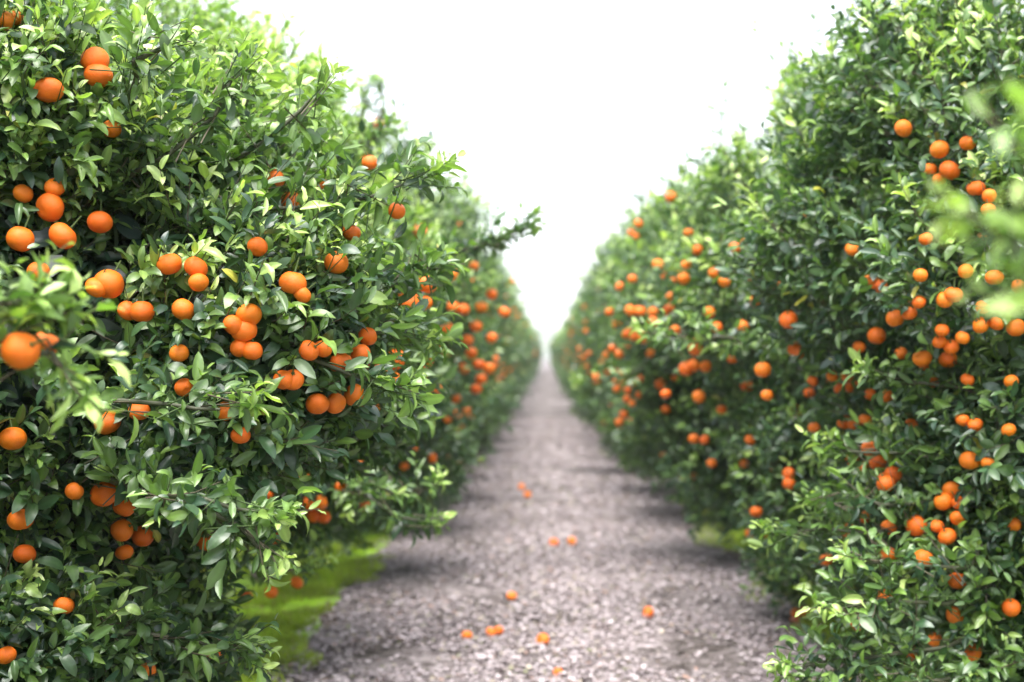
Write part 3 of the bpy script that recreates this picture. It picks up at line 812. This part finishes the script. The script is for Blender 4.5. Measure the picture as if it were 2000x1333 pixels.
protos = {}
ordinals = ['fourth', 'fifth', 'sixth', 'seventh', 'eighth']
for side, y_first in (('left', 11.3), ('right', 12.0)):
    ps = [far_proto(41 + k + (10 if side == 'right' else 0), side) for k in range(3)]
    s = 1 if side == 'right' else -1
    rr = random.Random(5 + s)
    kids = {id(p): list(p.children) for p in ps}
    y = y_first
    for i in range(46):
        proto = ps[i % 3]
        first = i < 3
        if first: o = proto
        else:
            o = proto.copy(); C.objects.link(o)
            if i < 12:
                for ch in kids[id(proto)]:
                    c = ch.copy(); C.objects.link(c); c.parent = o
            else:
                for ch in kids[id(proto)]:
                    if ch.name.split('.')[0] in ('foliage', 'trunk', 'branches'):
                        c = ch.copy(); C.objects.link(c); c.parent = o
                    elif ch.name.startswith('mandarin') and rr.random() < .45:
                        c = ch.copy(); C.objects.link(c); c.parent = o
        o.location = (s * (1.70 + rr.uniform(-.10, .10)), y, 0)
        k = rr.uniform(.93, 1.10)
        o.scale = (k, k, k * rr.uniform(.96, 1.10))
        o.rotation_euler = (0, 0, rr.uniform(-.25, .25))
        if i < 5:
            tag(o, f'{ordinals[i]} tree back from the camera in the {side} row, out of focus', 'tree', f'mandarin trees of the {side} row')
        else:
            tag(o, f'small hazy tree far down the {side} row near the vanishing point', 'tree', f'far trees of the {side} row')
        y += 2.35 + rr.uniform(-.15, .15) + (.0 if i < 12 else .5)

# ------------------------------------------------------------------ fallen fruit on the path
FALL = [(912,1250,.056,'small yellowish mandarin lying on the path, leftmost of the fallen fruit'),
        (972,1241,.060,'fallen mandarin touching its twin on the chips, right one of the pair'),
        (959,1243,.054,'fallen mandarin touching its twin on the chips, left one of the pair'),
        (1060,1260,.066,'fallen mandarin lowest in the middle of the path, near dark bare soil'),
        (1000,1172,.062,'single fallen orange fruit on the path above the touching pair'),
        (1266,1206,.068,'single fallen mandarin alone on the right half of the path'),
        (1082,1066,.072,'left of two fallen mandarins side by side midway down the path'),
        (1117,1064,.072,'right of two fallen mandarins side by side midway down the path'),
        (1018,955,.075,'farther of the two most distant fallen mandarins on the path'),
        (1030,970,.078,'nearer of the two most distant fallen mandarins on the path'),
        (1090,1322,.045,'tiny fallen fruit at the bottom edge of the photo on the path')]
rf = random.Random(3)
for (px, py, d, lab) in FALL:
    Y = EYE * FPX / (py + 4 - CY)
    o = link('fallen_mandarin', FRUIT[rf.randrange(4)], None, ((px - CX) / FPX * Y, Y, .010 + d * .36))
    o.scale = (d, d, d); o.rotation_euler = (rf.gauss(0, .8), rf.gauss(0, .8), rf.uniform(0, 6))
    link('calyx', CALYX, o)
    tag(o, lab, 'mandarin', 'fallen mandarins on the path')

# ------------------------------------------------------------------ pale air
hm, N, L, out = mat('haze')
pv = N.new('ShaderNodeVolumePrincipled'); pv.inputs['Color'].default_value = (.93, .96, 1, 1); pv.inputs['Density'].default_value = 0.0008
pv.inputs['Anisotropy'].default_value = 0.0
L.new(pv.outputs[0], out.inputs['Volume'])
hx0, hx1, hy0, hy1, hz0, hz1 = -600, 600, -30, 1250, -1.0, 45.0
hX = np.linspace(-560, 560, 90); hV, hF = [], []
for j, (yy, zz) in enumerate(((860, -.5), (900, .55), (980, 1.0), (1100, .6), (1200, -.5))):
    for x in hX:
        hgt = 15 + 5 * math.sin(x * .011 + 1) + 3 * math.sin(x * .037) + 1.4 * math.sin(x * .13 + 2)
        hV.append((x, yy + 20 * math.sin(x * .01), max(zz * hgt, -.5)))
nX = len(hX)
hF = [[j * nX + i, j * nX + i + 1, (j + 1) * nX + i + 1, (j + 1) * nX + i] for j in range(4) for i in range(nX - 1)]
M_HILL = simple_noise_mat('hill_scrub', (.05, .08, .03), (.16, .16, .08), .05, .95, .2, .5)
tag(link('hills', mesh_np('hills', np.array(hV), np.array(hF), M_HILL)), kind='structure')
hv = np.array([(x, y, z) for z in (hz0, hz1) for x, y in ((hx0, hy0), (hx1, hy0), (hx1, hy1), (hx0, hy1))], float)
hf = np.array([[0, 3, 2, 1], [4, 5, 6, 7], [0, 1, 5, 4], [1, 2, 6, 5], [2, 3, 7, 6], [3, 0, 4, 7]])
tag(link('haze', mesh_np('haze', hv, hf, hm, smooth=False)), 'thin pale haze hanging over the orchard alley', 'haze', kind='stuff')
